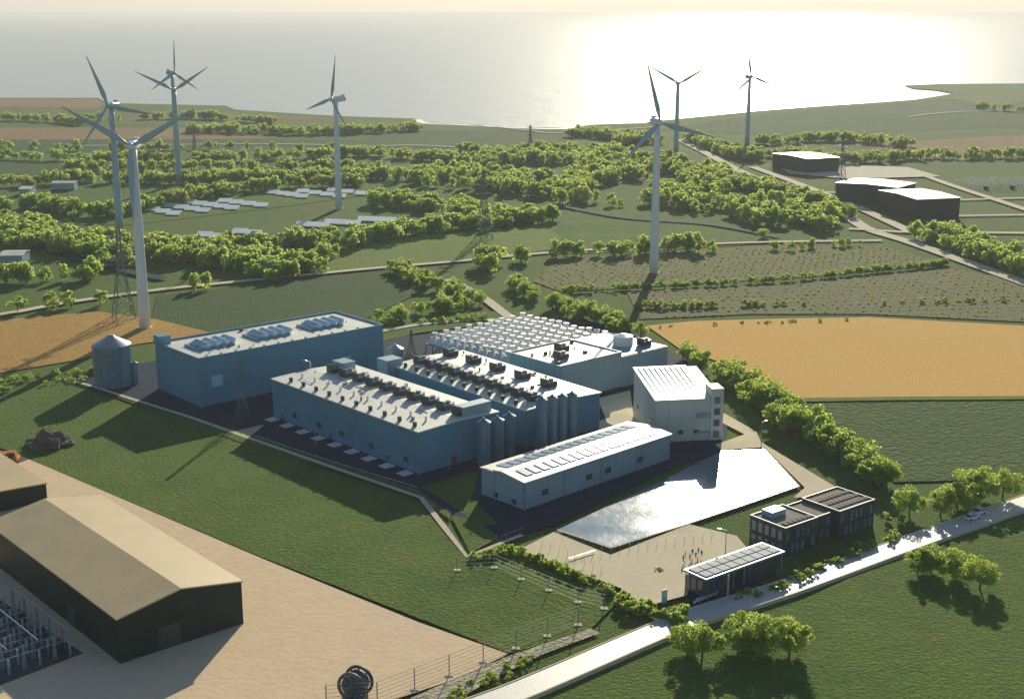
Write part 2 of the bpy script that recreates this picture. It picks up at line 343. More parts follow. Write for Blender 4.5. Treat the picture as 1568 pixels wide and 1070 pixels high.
# A back-left hall
s=Site('large_factory_hall',(308,627),(222,602),(588,568)); h=HT(s.b,549)-.7
flat_hall(s,s.W,s.D,h,WALLB,ROOFW,.8); clutter(s,s.W,s.D,h+.15,22)
g_,f_=MB(),MB(); window_strip(g_,f_,'y',[6.5],4.2,3.6,h*.42); window_strip(g_,f_,'y',[s.W*.78],4.2,3.4,h*.3)
f_.obj('window_frames',WALLG,s.e); g_.obj('windows',LGLASS,s.e)
mb=MB()
for cx in(.17,.47,.77):
    X=cx*s.W; Y=s.D*.5; mb.box(X-7,X+7,Y-5,Y+5,h+.16,h+.9,0)
    for i in range(4):
        x=X-5.6+i*3.6; mb.hexa([(x,Y-4,h+.9),(x+2.4,Y-4,h+.9),(x+2.4,Y+4,h+.9),(x,Y+4,h+.9)],[(x,Y-4,h+1.2),(x+2.4,Y-4,h+2.3),(x+2.4,Y+4,h+2.3),(x,Y+4,h+1.2)],1)
        mb.box(x+2.45,x+2.7,Y-4,Y+4,h+.9,h+2.5,2)
mb.obj('roof_lights',[WALLB,LGLASS,WHITE],s.e)
mb=MB(); mb.box(-.3,4,s.D-4,s.D+.3,h,h+3.2); mb.obj('stair_head',WALLB,s.e)
mb=MB()
for k in range(12): mb.box(4+k*5.6,4.7+k*5.6,2.2,2.9,h+.151,h+.7)
mb.obj('roof_cowls',STEEL,s.e)
# E front hall
s=Site('production_hall',(642,730),(380,650),(745,690),42); h=HT(s.b,662)
gable_hall(s,s.W,s.D,h,.5,WALLB,ROOFW); clutter(s,s.W,s.D,h+.55,30)
mb=MB()
for i in range(10):
    y=4+i*(s.D-12)/9; vent(mb,s.W*.64,y,h+.5,1.3)
    mb.cone((s.W*.25,y+2,h+.5),(s.W*.25,y+2,h+1.9),.35,.35,8,2); mb.box(s.W*.06,s.W*.06+.8,y,y+1.0,h+.2,h+1.7,1)
mb.obj('roof_ventilators',[STEEL,DARK,WHITE],s.e)
g_,f_=MB(),MB(); window_strip(g_,f_,'x',[s.D*k for k in(.08,.3,.5,.66,.84)],2.2,1.6,3.0)
window_strip(g_,f_,'x',[s.D*k for k in(.2,.58,.93)],1.2,2.3,.2)
f_.obj('window_frames',FRAME,s.e); g_.obj('windows',GLASS,s.e)
mb=MB(); mb.box(s.W*.4,s.W*.4+2,-.09,-.003,.1,3.4,0); mb.obj('fire_door',mat('red_door',(.28,.06,.05)),s.e)
mb=MB()
for i in range(9):
    y=2+i*(s.D-6)/8; mb.hexa([(-5.4,y,.05),(-.3,y,.05),(-.3,y+3.8,.05),(-5.4,y+3.8,.05)],[(-5.4,y,.5),(-.3,y,.8),(-.3,y+3.8,.8),(-5.4,y+3.8,.5)])
mb.obj('loading_ramps',WHITE,s.e)
mb=MB(); mb.box(s.W*.65,s.W*.65+5,s.D-12,s.D-6,h,h+4.2); mb.box(s.W*.6,s.W-1,1.5,5.5,h,h+3.4); mb.obj('roof_cabins',WALLG,s.e)
mb=MB(); mb.cone((s.W*.5,s.D+4,0),(s.W*.5,s.D+4,h+2.2),2.2,2.2,20); mb.cone((s.W*.5,s.D+4,h+2.2),(s.W*.5,s.D+4,h+3.2),2.2,.4,20); mb.obj('process_tank',SILO,s.e,True)
mb=MB()
for z in(4.5,5.6,6.7): mb.beam((s.W+2.2,2,z),(s.W+2.2,s.D-4,z),.28)
for k in range(9): y=3+k*(s.D-8)/8; mb.beam((s.W+1.4,y,0),(s.W+1.4,y,7),.22); mb.beam((s.W+3,y,0),(s.W+3,y,7),.22); mb.beam((s.W+1.2,y,7),(s.W+3.2,y,7),.2)
mb.obj('pipe_rack',STEEL,s.e)
# C middle hall
s=Site('process_hall',(805,690),(575,620),(917,660)); h=12.6
gable_hall(s,s.W,s.D,h,.6,WALLB,ROOFW); clutter(s,s.W,s.D,h+.65,34)
mb=MB()
for i in range(10):
    y=6+i*(s.D-12)/9; vent(mb,s.W*.26,y,h+.5,1.3)
    if i%2: vent(mb,s.W*.72,y+2,h+.5,1.3)
    mb.box(s.W*.04,s.W*.04+.8,y,y+1.0,h+.2,h+1.7,1)
mb.obj('roof_ventilators',[STEEL,DARK,WHITE],s.e)
mb=MB(); mb.box(-3.5,3,s.D-2,s.D+4,0,h+2.5); mb.obj('stair_tower',WALLG,s.e)
# D solar warehouse
s=Site('solar_roof_warehouse',(803,785),(722,767),(1018,705),44); h=HT(s.b,739); D=16.5
gable_hall(s,s.W,D,h,.9,WALLG,ROOFW,'x')
mb=MB()
for i in range(16):
    x=3+i*(s.W-6)/16
    for y in(2.2,9.8):
        t=.9/(D/2)
        za=h+.4+(y*t if y<D/2 else (D-y)*t); zb=h+.4+((y+4.4)*t if y<D/2 else (D-y-4.4)*t)
        b4=[(x,y,za),(x+2.6,y,za),(x+2.6,y+4.4,zb),(x,y+4.4,zb)]; mb.hexa(b4,[(p[0],p[1],p[2]+.12) for p in b4])
mb.obj('solar_panels',SOLAR,s.e)
g_,f_=MB(),MB(); window_strip(g_,f_,'y',[s.W*k for k in(.13,.42,.55,.78)],2.2,1.5,3.2); window_strip(g_,f_,'x',[4,11],1.6,1.3,1.5)
f_.obj('window_frames',FRAME,s.e); g_.obj('windows',GLASS,s.e)
# F tall white building
s=Site('white_workshop',(1003,680),(966,640),(1103,675)); h=HT(s.b,614)
W,D=s.W,s.D; mb=MB(); hb=h+5.0
mb.hexa([(0,0,0),(W,0,0),(W,D,0),(0,D,0)],[(0,0,h),(W,0,h),(W,D,hb-2),(0,D,hb-2)]); mb.obj('walls',WALLW,s.e)
mb=MB(); b4=[(-.4,-.4,h+.01),(W-3.6,-.4,h+.01),(W-3.6,D+.4,hb-1.99),(-.4,D+.4,hb-1.99)]; mb.hexa(b4,[(p[0],p[1],p[2]+.3) for p in b4])
for i in range(9):
    x=1+i*1.75; b4=[(x,.5,h+.35),(x+.25,.5,h+.35),(x+.25,D-.5,hb-1.65),(x,D-.5,hb-1.65)]; mb.hexa(b4,[(p[0],p[1],p[2]+.25) for p in b4])
mb.obj('roof',mat('white_sheet_roof',(.82,.82,.8),.4,.08,.3),s.e)
mb=MB(); mb.box(W-3.5,W+.4,-.5,6,0,h+3.2); mb.obj('stair_tower',WALLW,s.e)
g_,f_=MB(),MB()
for i in range(4):
    mb2=(W-1.6); f_.box(mb2-.9,mb2+.9,-.6,-.503,1.5+i*3.6,3.6+i*3.6); g_.box(mb2-.7,mb2+.7,-.63,-.601,1.7+i*3.6,3.4+i*3.6)
window_strip(g_,f_,'y',[3,8,13],1.4,1.0,3); window_strip(g_,f_,'x',[6,14,22],1.2,1.2,5)
f_.obj('window_frames',FRAME,s.e); g_.obj('windows',GLASS,s.e)
mb=MB(); mb.box(W-8,W-4,-1.6,-.01,3.4,3.6); mb.box(W-8,W-3.8,-.7,-.01,8,9.5)
mb.obj('canopies',STEEL,s.e)
# G rear hall
s=Site('rear_workshop',(858,620),(812,585),(1025,578),42); h=HT(s.b,563)
flat_hall(s,s.W*.55,26,h,WALLG,ROOFW,.6); clutter(s,s.W*.55,26,h+.15,10)
mb=MB(); mb.box(s.W*.55+.01,s.W,0,30,0,h-1.5); mb.box(s.W*.55+.5,s.W-.5,.5,29.5,h-1.498,h-1.3); mb.obj('annex_walls',WALLG,s.e)
mb=MB(); mb.cone((s.W*.8,12,h-1.4),(s.W*.8,12,h+2),3.6,3.6,24); mb.cone((s.W*.8,12,h+2),(s.W*.8,12,h+2.8),3.6,.8,24); mb.obj('roof_tank',WHITE,s.e)
mb=MB(); vent(mb,8,8,h+.2,1.3);vent(mb,16,16,h+.2,1.3);vent(mb,s.W-6,6,h-1.3,1.3); mb.obj('roof_ventilators',[STEEL,DARK,WHITE],s.e)
# H air cooled condenser bank
s=Site('cooling_unit_bank',(800,582),(650,542),(940,540),44); mb=MB(); NX,NY=9,13; W,D=s.W,s.D
mb.box(0,W,0,D,3.6,4.2,0)
for i in range(NX+1):
    for j in range(NY+1):
        if i in(0,NX) or j in(0,NY): mb.box(i*W/NX-.2,i*W/NX+.2,j*D/NY-.2,j*D/NY+.2,0,3.6,0)
for i in range(NX):
    for j in range(NY):
        x=(i+.5)*W/NX;y=(j+.5)*D/NY; a=W/NX*.36; hh=U(-.3,.4)
        mb.hexa([(x-a,y-a*.8,4.2),(x+a,y-a*.8,4.2),(x+a,y+a*.8,4.2),(x-a,y+a*.8,4.2)],[(x-a*.45,y-a*.7,6.6+hh),(x+a*.45,y-a*.7,6.6+hh),(x+a*.45,y+a*.7,6.6+hh),(x-a*.45,y+a*.7,6.6+hh)],1)
        mb.cone((x,y,6.6+hh),(x,y,8.4+hh),a*.38,a*.6,12,1); mb.cone((x,y,8.4+hh),(x,y,8.42+hh),a*.5,a*.5,12,0)
    mb.cone(((i+1)*W/NX,1,5.6),((i+1)*W/NX,D-1,5.6),.45,.45,8,1)
mb.obj('condensers',[STEEL,WHITE,LGLASS],s.e)
# silos
def silo(px,py,top,dpx,name='storage_silo',mt=SILO):
    P=G(px,py); r=dpx/2/F*(P.y*CT+HC*ST); z=HT(P,top); e=empty(name,P); mb=MB()
    mb.cone((0,0,0),(0,0,z-r*.45),r,r,28,0); mb.obj('shell',mt,e,False)
    mb=MB(); mb.cone((0,0,z-r*.45),(0,0,z-r*.02),r*1.03,r*.2,28); mb.cone((0,0,z-r*.02),(0,0,z+.4),r*.22,r*.15,12)
    mb.obj('roof_cone',mt if r<4 else STEEL,e)
    mb=MB(); n=20 if r>4 else 2
    for k in range(n):
        a=2*math.pi*k/n+2.4; mb.beam((math.cos(a)*r*1.01,math.sin(a)*r*1.01,0),(math.cos(a)*r*1.01,math.sin(a)*r*1.01,z-r*.45),.1)
    mb.obj('stiffeners',STEEL,e)
silo(175,590,514,57)
for a in((741,714,641,22),(762,705,638,21),(780,697,632,20),(829,697,608,18),(845,691,605,17),(860,686,603,17),(875,681,600,17)): silo(*a)
silo(606,560,528,24,'water_tank',STEEL)
silo(208,590,553,10)
# ---- distant dark sheds
def shed(name,B,L,Rr,top,wall=DWALL,roof=WALLG,rise=1.5,ridge='x',ang=None,oh=.6):
    s=Site(name,B,L,Rr,ang); h=HT(s.b,top); gable_hall(s,s.W,s.D,h,rise,wall,roof,ridge,oh,pipes=False); return s,h
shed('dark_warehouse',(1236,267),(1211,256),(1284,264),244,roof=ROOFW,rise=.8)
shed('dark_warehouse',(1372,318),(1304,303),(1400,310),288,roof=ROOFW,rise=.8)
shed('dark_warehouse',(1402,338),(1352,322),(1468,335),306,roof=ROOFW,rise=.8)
# barns bottom-left
def barn(Rp,ang,W,D,h,rise):
    a=math.radians(ang); e=Vector((math.cos(a),math.sin(a),0)); s=Site('dark_barn',None,(0,1000),Rp,ang,P0=G(*Rp)-e*W)
    gable_hall(s,W,D,h,rise,DWALL,ROOFT,'y',.3,pipes=False)
    mb=MB(); mb.box(W*.3,W*.3+5,-.12,-.003,.1,h*.55); mb.box(-.12,-.003,D*.3,D*.3+4.5,.1,h*.5); mb.obj('sliding_doors',mat('door_green',(.03,.05,.045),.5,.2,.3,seam=1.0),s.e)
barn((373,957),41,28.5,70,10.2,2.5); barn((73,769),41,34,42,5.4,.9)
# office
s=Site('office_building',(1200,853),(1143,833),(1333,805)); W,D=s.W,s.D; h=HT(s.b,811)
BRICK=mat('dark_brick',(.06,.06,.06),.8,.25,3)
mb=MB();gl=MB();fr=MB();rf=MB()
for x0,x1,y0,hh in((0,W*.36,0,h),(W*.36+.01,W*.58,1.2,h-.6),(W*.58+.01,W,-.8,h)):
    mb.box(x0,x1,y0,D,0,hh); rf.box(x0+.3,x1-.3,y0+.3,D-.3,hh+.003,hh+.12)
    for a in((x0,x1,y0-.1,y0+.2),(x0,x1,D-.2,D+.1)): fr.box(a[0],a[1],a[2],a[3],hh+.004,hh+.5)
    for a in((x0,x0+.25,y0+.21,D-.21),(x1-.25,x1,y0+.21,D-.21)): fr.box(a[0],a[1],a[2],a[3],hh+.004,hh+.5)
    n=int((x1-x0)/1.9)
    for k in range(n):
        xa=x0+.5+k*(x1-x0-.8)/n
        for f in range(2):
            z=.5+f*hh/2; gl.box(xa,xa+1.25,y0-.05,y0-.004,z,z+hh/2-1.1,0 if (k*3+f*5)%4 else 1)
        fr.box(xa-.32,xa-.17,y0-.3,y0-.004,.1,hh-.1)
for k in range(5):
    for f in range(2): gl.box(-.05,-.004,.8+k*D/5.3,.8+k*D/5.3+1.3,.5+f*h/2,.5+f*h/2+h/2-1.1)
mb.obj('walls',BRICK,s.e); gl.obj('windows',[mat('office_glass',(.12,.22,.28),.06,.3,.25,spec=1),GLASS],s.e); fr.obj('frames',FRAME,s.e); rf.obj('roof',GRAVEL,s.e)
mb=MB(); mb.box(3,8,D-4.5,D-1,h+.13,h+1.6)
mb.obj('penthouse',WALLG,s.e)
mb=MB()
for k in range(9):
    for j in range(3): mb.box(W*.6+k*1.5,W*.6+k*1.5+1.1,1+j*3,2.4+j*3,h+.13,h+.4)
for k in range(6): mb.box(W*.06+k*1.7,W*.06+k*1.7+1.2,1.5,3,h+.13,h+.4)
mb.obj('roof_units',GRAVEL,s.e)
# gatehouse
s=Site('gatehouse',(1080,921),(1052,907),(1180,872),38); W,D=s.W,max(5,s.D); h=HT(s.b,884)
mb=MB(); mb.box(0,W*.3,.5,D-.5,0,h-.6); mb.box(W*.55,W*.95,.5,D-.5,0,h-.6); mb.obj('walls',BRICK,s.e)
gl=MB()
for k in range(4): gl.box(.5+k*1.7,1.8+k*1.7,.44,.496,.6,h-1.2); gl.box(W*.57+k*1.9,W*.57+k*1.9+1.5,.44,.496,.6,h-1.2)
for k in range(3): gl.box(-.06,-.004,1+k*2,2.5+k*2,.6,h-1.2)
gl.obj('windows',GLASS,s.e)
mb=MB(); mb.box(-.6,W+.6,-.6,D+.6,h-.59,h-.1)
for x in(W*.36,W*.5,W+.3): mb.box(x,x+.25,0,.25,0,h-.6)
mb.obj('canopy',WALLB,s.e)
mb=MB()
for k in range(9):
    for j in range(2): x=.2+k*W/9; y=.2+j*D/2; mb.box(x,x+W/9-.3,y,y+D/2-.4,h-.09,h+.12)
mb.obj('solar_panels',mat('dark_solar_cells',(.10,.18,.27),.6,.12,.5,seam=1.1,spec=.15),s.e)
mb=MB()
z=zc[0]+.03
for k in range(6):
    P=G(1060+k*6,930-k*2.4); mb.poly([(P.x,P.y,z),(P.x+.6,P.y-.3,z),(P.x+2.2,P.y+2.6,z),(P.x+1.6,P.y+2.9,z)])
mb.obj('zebra_crossing',WHITE)
# sign
P=G(1017,925); e=empty('entrance_sign',P,.5); mb=MB(); mb.box(-.7,.7,-.12,.12,.35,3.6,0); mb.box(-.6,.6,-.14,-.121,1.8,3.4,1); mb.box(-.8,.8,-.25,.25,0,.35,2); mb.obj('panel',[LGLASS,WHITE,FRAME],e)
# ---------------------------------------------------------------- turbines
def blade(mb,L,m=0):
    rings=[]
    for k in range(11):
        t=k/10; z=1.0+t*(L-1.0); c=(1.1+ (t/.2)*1.5) if t<.2 else 2.6*(1-(t-.2)/.8)**.9+.3; th=.9*(1-t)**1.3*.55+.1; tw=(1-t)*.35
        ring=[]
        for a in range(8):
            an=2*math.pi*a/8; x=math.cos(an)*c*.5+c*.12; y=math.sin(an)*th*.5
            ring.append((x*math.cos(tw)-y*math.sin(tw),x*math.sin(tw)+y*math.cos(tw)-.25*t*t*2,z))
        rings.append(ring)
    mb.loft(rings,m)
def turbine(base,hub,ang,yaw,mt,L=31,mr=None):
    P=G(*base); h=HT(P,hub); e=empty('wind_turbine',P); mr=mr or TURBD
    mb=MB(); n=20; rings=[]
    for k in range(9):
        t=k/8; r=2.4*(1-t)+1.5*t; rings.append([(r*math.cos(2*math.pi*i/n),r*math.sin(2*math.pi*i/n),t*(h-1.4)) for i in range(n)])
    mb.loft(rings); mb.obj('tower',mt,e,True)
    mb=MB(); mb.cone((0,0,0),(0,0,.4),3.2,3.2,24); mb.obj('foundation',PAVE,e)
    hd=bpy.data.objects.new('nacelle_head',None); scene.collection.objects.link(hd); hd.parent=e; hd.location=(0,0,h); hd.rotation_euler=(0,0,math.radians(yaw))
    mb=MB(); rg=[]
    for y,sx,sz in((-2.4,1.3,1.3),(-1.6,1.75,1.7),(0,1.9,1.9),(4,1.8,1.8),(7,1.5,1.5),(7.8,1.0,1.1)):
        rg.append([(sx*x,y,sz*z) for x,z in((-1,-.6),(-.6,-1),(.6,-1),(1,-.6),(1,.6),(.6,1),(-.6,1),(-1,.6))])
    mb.loft(rg); mb.box(-1.0,1.0,4.6,6.6,1.75,2.9); mb.obj('nacelle',mt,hd)
    ro=bpy.data.objects.new('rotor',None); scene.collection.objects.link(ro); ro.parent=hd; ro.location=(0,-3.6,0)
    mb=MB(); rg=[]
    for y,r in((1.2,1.5),(0,1.6),(-1,1.3),(-1.8,.7),(-2.1,.15)): rg.append([(r*math.cos(2*math.pi*i/14),y,r*math.sin(2*math.pi*i/14)) for i in range(14)])
    mb.loft(rg); mb.obj('hub',mt,ro,True)
    for k in range(3):
        mb=MB(); blade(mb,L); o=mb.obj('blade_%d'%(k+1),mr,ro,True); o.rotation_euler=(0,math.radians(90-ang-120*k),0)
turbine((222,502),223,29,0,TURB,31)
turbine((184,357),162,112,-15,TURBD,31)
turbine((275,282),138,33,10,TURBD,31)
turbine((271,238),112,88,50,TURBD,30)
turbine((519,320),152,76,-48,TURB,30)
turbine((1001,418),187,105,15,TURB,30)
turbine((1035,235),128,30,0,TURBD,32)
turbine((1144,219),118,78,140,TURBD,32)
# ---------------------------------------------------------------- pylons
def pylon(base,top,name='electricity_pylon',wf=.16,arms=3,w=.3,rz=.5):
    P=G(*base); h=HT(P,top); e=empty(name,P,rz); mb=MB(); hw=h*wf/2; N=9
    def hwid(t): return hw*(1-t*1.25) if t<.6 else hw*.25*(1-(t-.6)*.9)
    c=((-1,-1),(1,-1),(1,1),(-1,1)); lev=[1-(1-k/N)**1.35 for k in range(N+1)]
    for k in range(N):
        a,b=lev[k],lev[k+1]; A=[Vector((x*hwid(a),y*hwid(a),a*h)) for x,y in c]; Bq=[Vector((x*hwid(b),y*hwid(b),b*h)) for x,y in c]
        for i in range(4):
            j=(i+1)%4; mb.beam(A[i],Bq[i],w); mb.beam(A[i],Bq[j],w*.6); mb.beam(A[j],Bq[i],w*.6); mb.beam(Bq[i],Bq[j],w*.6)
    for k in range(arms):
        t=.66+k*.13; al=h*(.17-.02*abs(k-1)-.02*k); z=t*h
        for sx in(-1,1):
            tip=Vector((sx*al,0,z)); q=hwid(t)
            for sy in(-1,1): mb.beam((sx*q,sy*q,z-.4),tip,w*.6); mb.beam((sx*q,sy*q,z+h*.04),tip,w*.6)
            mb.beam((sx*al*.55,0,z),(sx*al*.55,0,z+h*.022),w*.5)
            mb.cone(tip,tip-Vector((0,0,h*.05)),w*.5,w*.5,6)
    mb.obj('lattice',PYL,e)
    return P,h
pylon((190,487),350,wf=.22,w=.3); pylon((741,366),260,wf=.2); pylon((812,236),192,wf=.2); pylon((1287,288),207); pylon((299,242),190); pylon((742,300),262)
pylon((630,545),505,'lattice_mast',wf=.3,arms=0,w=.16); pylon((372,646),549,'lattice_mast',wf=.2,arms=0,w=.13)
# ---------------------------------------------------------------- trees
def tree_mesh(name,seed,h=10,lobes=14,leaves=600,ls=.7,trunk=True,rx=.36,zc_=.6,rz=.36,lr=(.11,.2)):
    rnd=random.Random(seed); mb=MB()
    if trunk:
        top=Vector((rnd.uniform(-.3,.3),rnd.uniform(-.3,.3),h*.55)); mid=Vector((rnd.uniform(-.2,.2),rnd.uniform(-.2,.2),h*.25))
        mb.cone((0,0,-.2),mid,h*.028,h*.02,7,0); mb.cone(mid,top,h*.02,h*.011,7,0)
        for k in range(5):
            a=rnd.uniform(0,6.28); p=mid.lerp(top,rnd.uniform(0,.9)); q=p+Vector((math.cos(a)*h*.22,math.sin(a)*h*.22,h*rnd.uniform(.12,.25))); mb.cone(p,q,h*.012,h*.004,5,0)
    L=[]
    for k in range(lobes):
        while True:
            p=Vector((rnd.uniform(-1,1),rnd.uniform(-1,1),rnd.uniform(-1,1)))
            if .25<p.length<1: break
        L.append((Vector((p.x*rx*h*.8,p.y*rx*h*.8,zc_*h+p.z*rz*h*.75)),h*rnd.uniform(*lr)))
    for k in range(leaves):
        c,r=L[rnd.randrange(lobes)]
        d=Vector((rnd.gauss(0,1),rnd.gauss(0,1),rnd.gauss(0,1)+.25)).normalized(); rr=r*rnd.uniform(.6,1.12); p=c+Vector((d.x*rr,d.y*rr,d.z*rr*.8))
        if p.z<.25: p.z=.25+rnd.random()*.3
        n=(d+Vector((rnd.uniform(-1,1),rnd.uniform(-1,1),rnd.uniform(-1,1)))*.8).normalized(); a=n.orthogonal().normalized(); b=n.cross(a); s=ls*rnd.uniform(.6,1.3)
        t=rnd.uniform(0,6.28); a2=a*math.cos(t)+b*math.sin(t); b2=n.cross(a2)
        mb.poly([p-a2*s*.6-b2*s*.2,p+b2*s*-.45+a2*.1*s,p+a2*s*.6,p+b2*s*.5,p-a2*s*.35+b2*s*.3],1)
    return mb.mesh(name,[BARK,LEAF])
NEAR=[tree_mesh('tree_crown',i,10,26,5000,.38,rx=.54,zc_=.52,rz=.46,lr=(.08,.18)) for i in range(5)]
MID=[tree_mesh('mid_tree',20+i,10,16,1500,.6,rx=.48,zc_=.5,rz=.44) for i in range(4)]
FAR=[tree_mesh('far_tree',50+i,10,13,480,1.0,rx=.48,zc_=.48,rz=.42) for i in range(5)]
SHR=[tree_mesh('shrub',90+i,3,8,420,.34,False,rx=.6,zc_=.42,rz=.4) for i in range(3)]
VIN=[tree_mesh('vine_plant',120+i,3,5,60,.7,False,rx=.6,zc_=.3,rz=.3) for i in range(2)]
def tree(px,py,hm,i=0,name='broadleaf_tree'):
    P=G(px,py); o=bpy.data.objects.new(name,NEAR[i%5]); scene.collection.objects.link(o); o.location=P; o.rotation_euler=(0,0,U(0,6.28)); s=hm/10; o.scale=(s*U(.95,1.15),s*U(.95,1.15),s)
def mass(name,pts,meshes):
    e=empty(name)
    groups=[[] for _ in meshes]
    for p in pts: groups[random.randrange(len(meshes))].append(p)
    for g,me in zip(groups,meshes):
        if not g: continue
        mb=MB()
        for x,y,s in g:
            a=U(0,6.28); mb.poly([(x+s*.7071*math.cos(a+k*math.pi/2),y+s*.7071*math.sin(a+k*math.pi/2),0) for k in range(4)])
        o=mb.obj('planting',[BARK],e); o.instance_type='FACES'; o.use_instance_faces_scale=True; o.instance_faces_scale=1; o.show_instancer_for_render=False; o.show_instancer_for_viewport=False
        c=bpy.data.objects.new('plant',me); scene.collection.objects.link(c); c.parent=o
def belt(pts,w,sp=5.8,s0=.65,s1=1.25,name='tree_belt',meshes=None,gap=.0):
    L=smooth_line(pts,3); A=[]
    tot=sum((L[i+1]-L[i]).length for i in range(len(L)-1)); n=int(tot*max(w,sp)/(sp*sp))
    for _ in range(n):
        i=random.randrange(len(L)-1); p=L[i].lerp(L[i+1],R()); t=(L[i+1]-L[i]).normalized(); d=U(-w/2,w/2)
        if R()<gap: continue
        A.append((p.x-t.y*d,p.y+t.x*d,U(s0,s1)))
    mass(name,A,meshes or FAR)
def inside(P,x,y):
    c=False; j=len(P)-1
    for i in range(len(P)):
        if (P[i].y>y)!=(P[j].y>y) and x<(P[j].x-P[i].x)*(y-P[i].y)/(P[j].y-P[i].y)+P[i].x: c=not c
        j=i
    return c
def forest(pts,sp=7,s0=.6,s1=1.4,name='woodland',meshes=None,cut=-.22):
    P=[G(*p) for p in pts]; xs=[p.x for p in P]; ys=[p.y for p in P]
    n=int((max(xs)-min(xs))*(max(ys)-min(ys))/(sp*sp)); A=[]
    for _ in range(n):
        x,y=U(min(xs),max(xs)),U(min(ys),max(ys))
        if inside(P,x,y) and NZ.noise(Vector((x*.018,y*.012,3)))>cut: A.append((x,y,U(s0,s1)))
    mass(name,A,meshes or FAR)
def crop_rows(pts,ang,rs,ps,s0,s1):
    P=[G(*p) for p in pts]; cx=sum(p.x for p in P)/len(P); cy=sum(p.y for p in P)/len(P); A=[]; c,s=math.cos(ang),math.sin(ang)
    for i in range(-120,121):
        for j in range(-160,161):
            a,b=j*ps+U(-.6,.6),i*rs+U(-.3,.3); x,y=cx+a*c-b*s,cy+a*s+b*c
            if inside(P,x,y) and R()>.1: A.append((x,y,U(s0,s1)))
    mass('vine_rows',A,VIN)
crop_rows(V1,.30,6.5,4.2,.45,.75); crop_rows(V2,.12,7.5,4.2,.4,.7)
forest([(700,250),(830,232),(950,236),(1100,262),(1180,292),(1285,330),(1270,368),(1170,368),(1130,335),(1000,318),(870,316),(790,300),(700,292),(600,280)],8.2)
belt([(-60,345),(30,355),(120,380),(230,392),(330,400),(460,425)],36)
belt([(0,375),(100,388),(190,398)],14)
belt([(-50,432),(60,432),(150,428)],12); belt([(130,412),(200,408)],8)
belt([(230,385),(330,388),(430,380),(560,368),(640,358),(730,350),(830,336)],24)
belt([(570,312),(640,318),(700,325),(760,340),(820,338)],28)
belt([(0,325),(60,318),(150,335),(240,318),(330,300),(420,290),(560,284)],16)
belt([(-60,285),(60,285),(120,278),(260,282),(400,278),(520,276),(600,274)],20)
belt([(-60,243),(120,247),(260,250),(400,246),(560,240),(690,250)],18,7)
belt([(100,262),(300,262),(480,262),(600,262)],12,gap=.2); belt([(0,228),(150,232),(300,230),(520,232)],8,8)
belt([(290,202),(400,204),(500,206),(640,200)],32,7); belt([(-60,184),(60,186),(130,192)],15); belt([(130,186),(300,182),(420,192)],12)
belt([(880,208),(940,212),(985,222)],40); belt([(1060,215),(1110,235),(1160,248)],20)
belt([(1120,244),(1210,240),(1290,252),(1400,244),(1568,243),(1700,243)],22,7); belt([(1170,222),(1280,216),(1390,226)],24,7)
belt([(1500,168),(1568,172),(1700,172)],10); belt([(700,232),(800,240),(840,232)],20); belt([(1100,285),(1200,300),(1290,335)],16)
belt([(1425,362),(1470,378),(1568,415),(1700,460)],28)
belt([(740,408),(800,402),(870,392),(940,392),(1040,385),(1100,388)],9,gap=.1)
belt([(1180,385),(1260,380),(1330,378)],6,6,.4,.7)
belt([(610,415),(640,435),(690,450),(715,470),(650,480),(590,495)],12,6,.5,.95,meshes=MID); belt([(785,440),(815,465)],10,5.5,.6,.9,meshes=MID); belt([(730,405),(760,420)],8)
belt([(845,468),(900,490),(945,508),(975,520)],9,4.4,.6,.95,meshes=MID)
belt([(0,485),(50,478),(110,470),(170,465)],4,11,.7,1.0); belt([(250,448),(320,442)],4,9,.7,1.0)
belt([(460,420),(500,395),(560,372)],8)
belt([(1040,550),(1090,572),(1140,602),(1180,632),(1240,672),(1300,706),(1355,745)],9,4.4,.6,1.1,'tree_row',MID)
HEDGE=dict(name='hedge',meshes=SHR)
belt([(850,449),(990,443),(1130,436),(1300,422),(1450,406)],3,2.2,.9,1.7,**HEDGE); belt([(975,474),(1060,472),(1160,470)],4,2.8,.8,1.8,**HEDGE); belt([(1160,470),(1350,466),(1568,462)],4,6,.5,1.2,**HEDGE)
belt([(985,505),(1100,498),(1300,492)],3,5,.4,.8,**HEDGE)
belt([(720,866),(760,850),(800,852),(870,880),(950,915)],3.2,1.7,.7,1.1,**HEDGE); belt([(950,925),(1000,948),(1060,950)],5,1.7,.8,1.4,**HEDGE)
belt([(0,590),(60,580),(150,572)],5,2.6,.8,1.3,**HEDGE); belt([(0,602),(60,592),(130,585)],3,2.6,.7,1.0,**HEDGE)
belt([(590,500),(640,496),(700,492),(760,490)],5,3.5,.8,1.4,**HEDGE)
belt([(830,1010),(760,1042),(690,1075)],5,2.6,.5,.8,**HEDGE)
belt([(1110,920),(1180,908),(1260,870),(1380,825)],3,2.2,.6,1.1,**HEDGE); belt([(1340,800),(1380,800)],3,3,.8,1.4,**HEDGE)
belt([(985,868),(1010,878)],1,2,.4,.6,**HEDGE)
belt([(60,598),(140,625)],3,6,.4,.8,**HEDGE)
for px,py,hm,i in((1392,790,9,0),(1440,790,9,1),(1465,775,11,2),(1500,765,11,3),(1535,765,10,4),(1480,785,8,0),(1405,880,7.5,1),(1425,878,8,2),(1462,888,8.5,3),(1500,905,9,4),(1052,1003,8,2),(1075,1010,9,0),(1130,1000,8.5,1),(1170,1003,9.5,3),(1208,1005,10,2),(1148,985,8,4),(1350,745,9,3)):
    tree(px,py,hm,i)
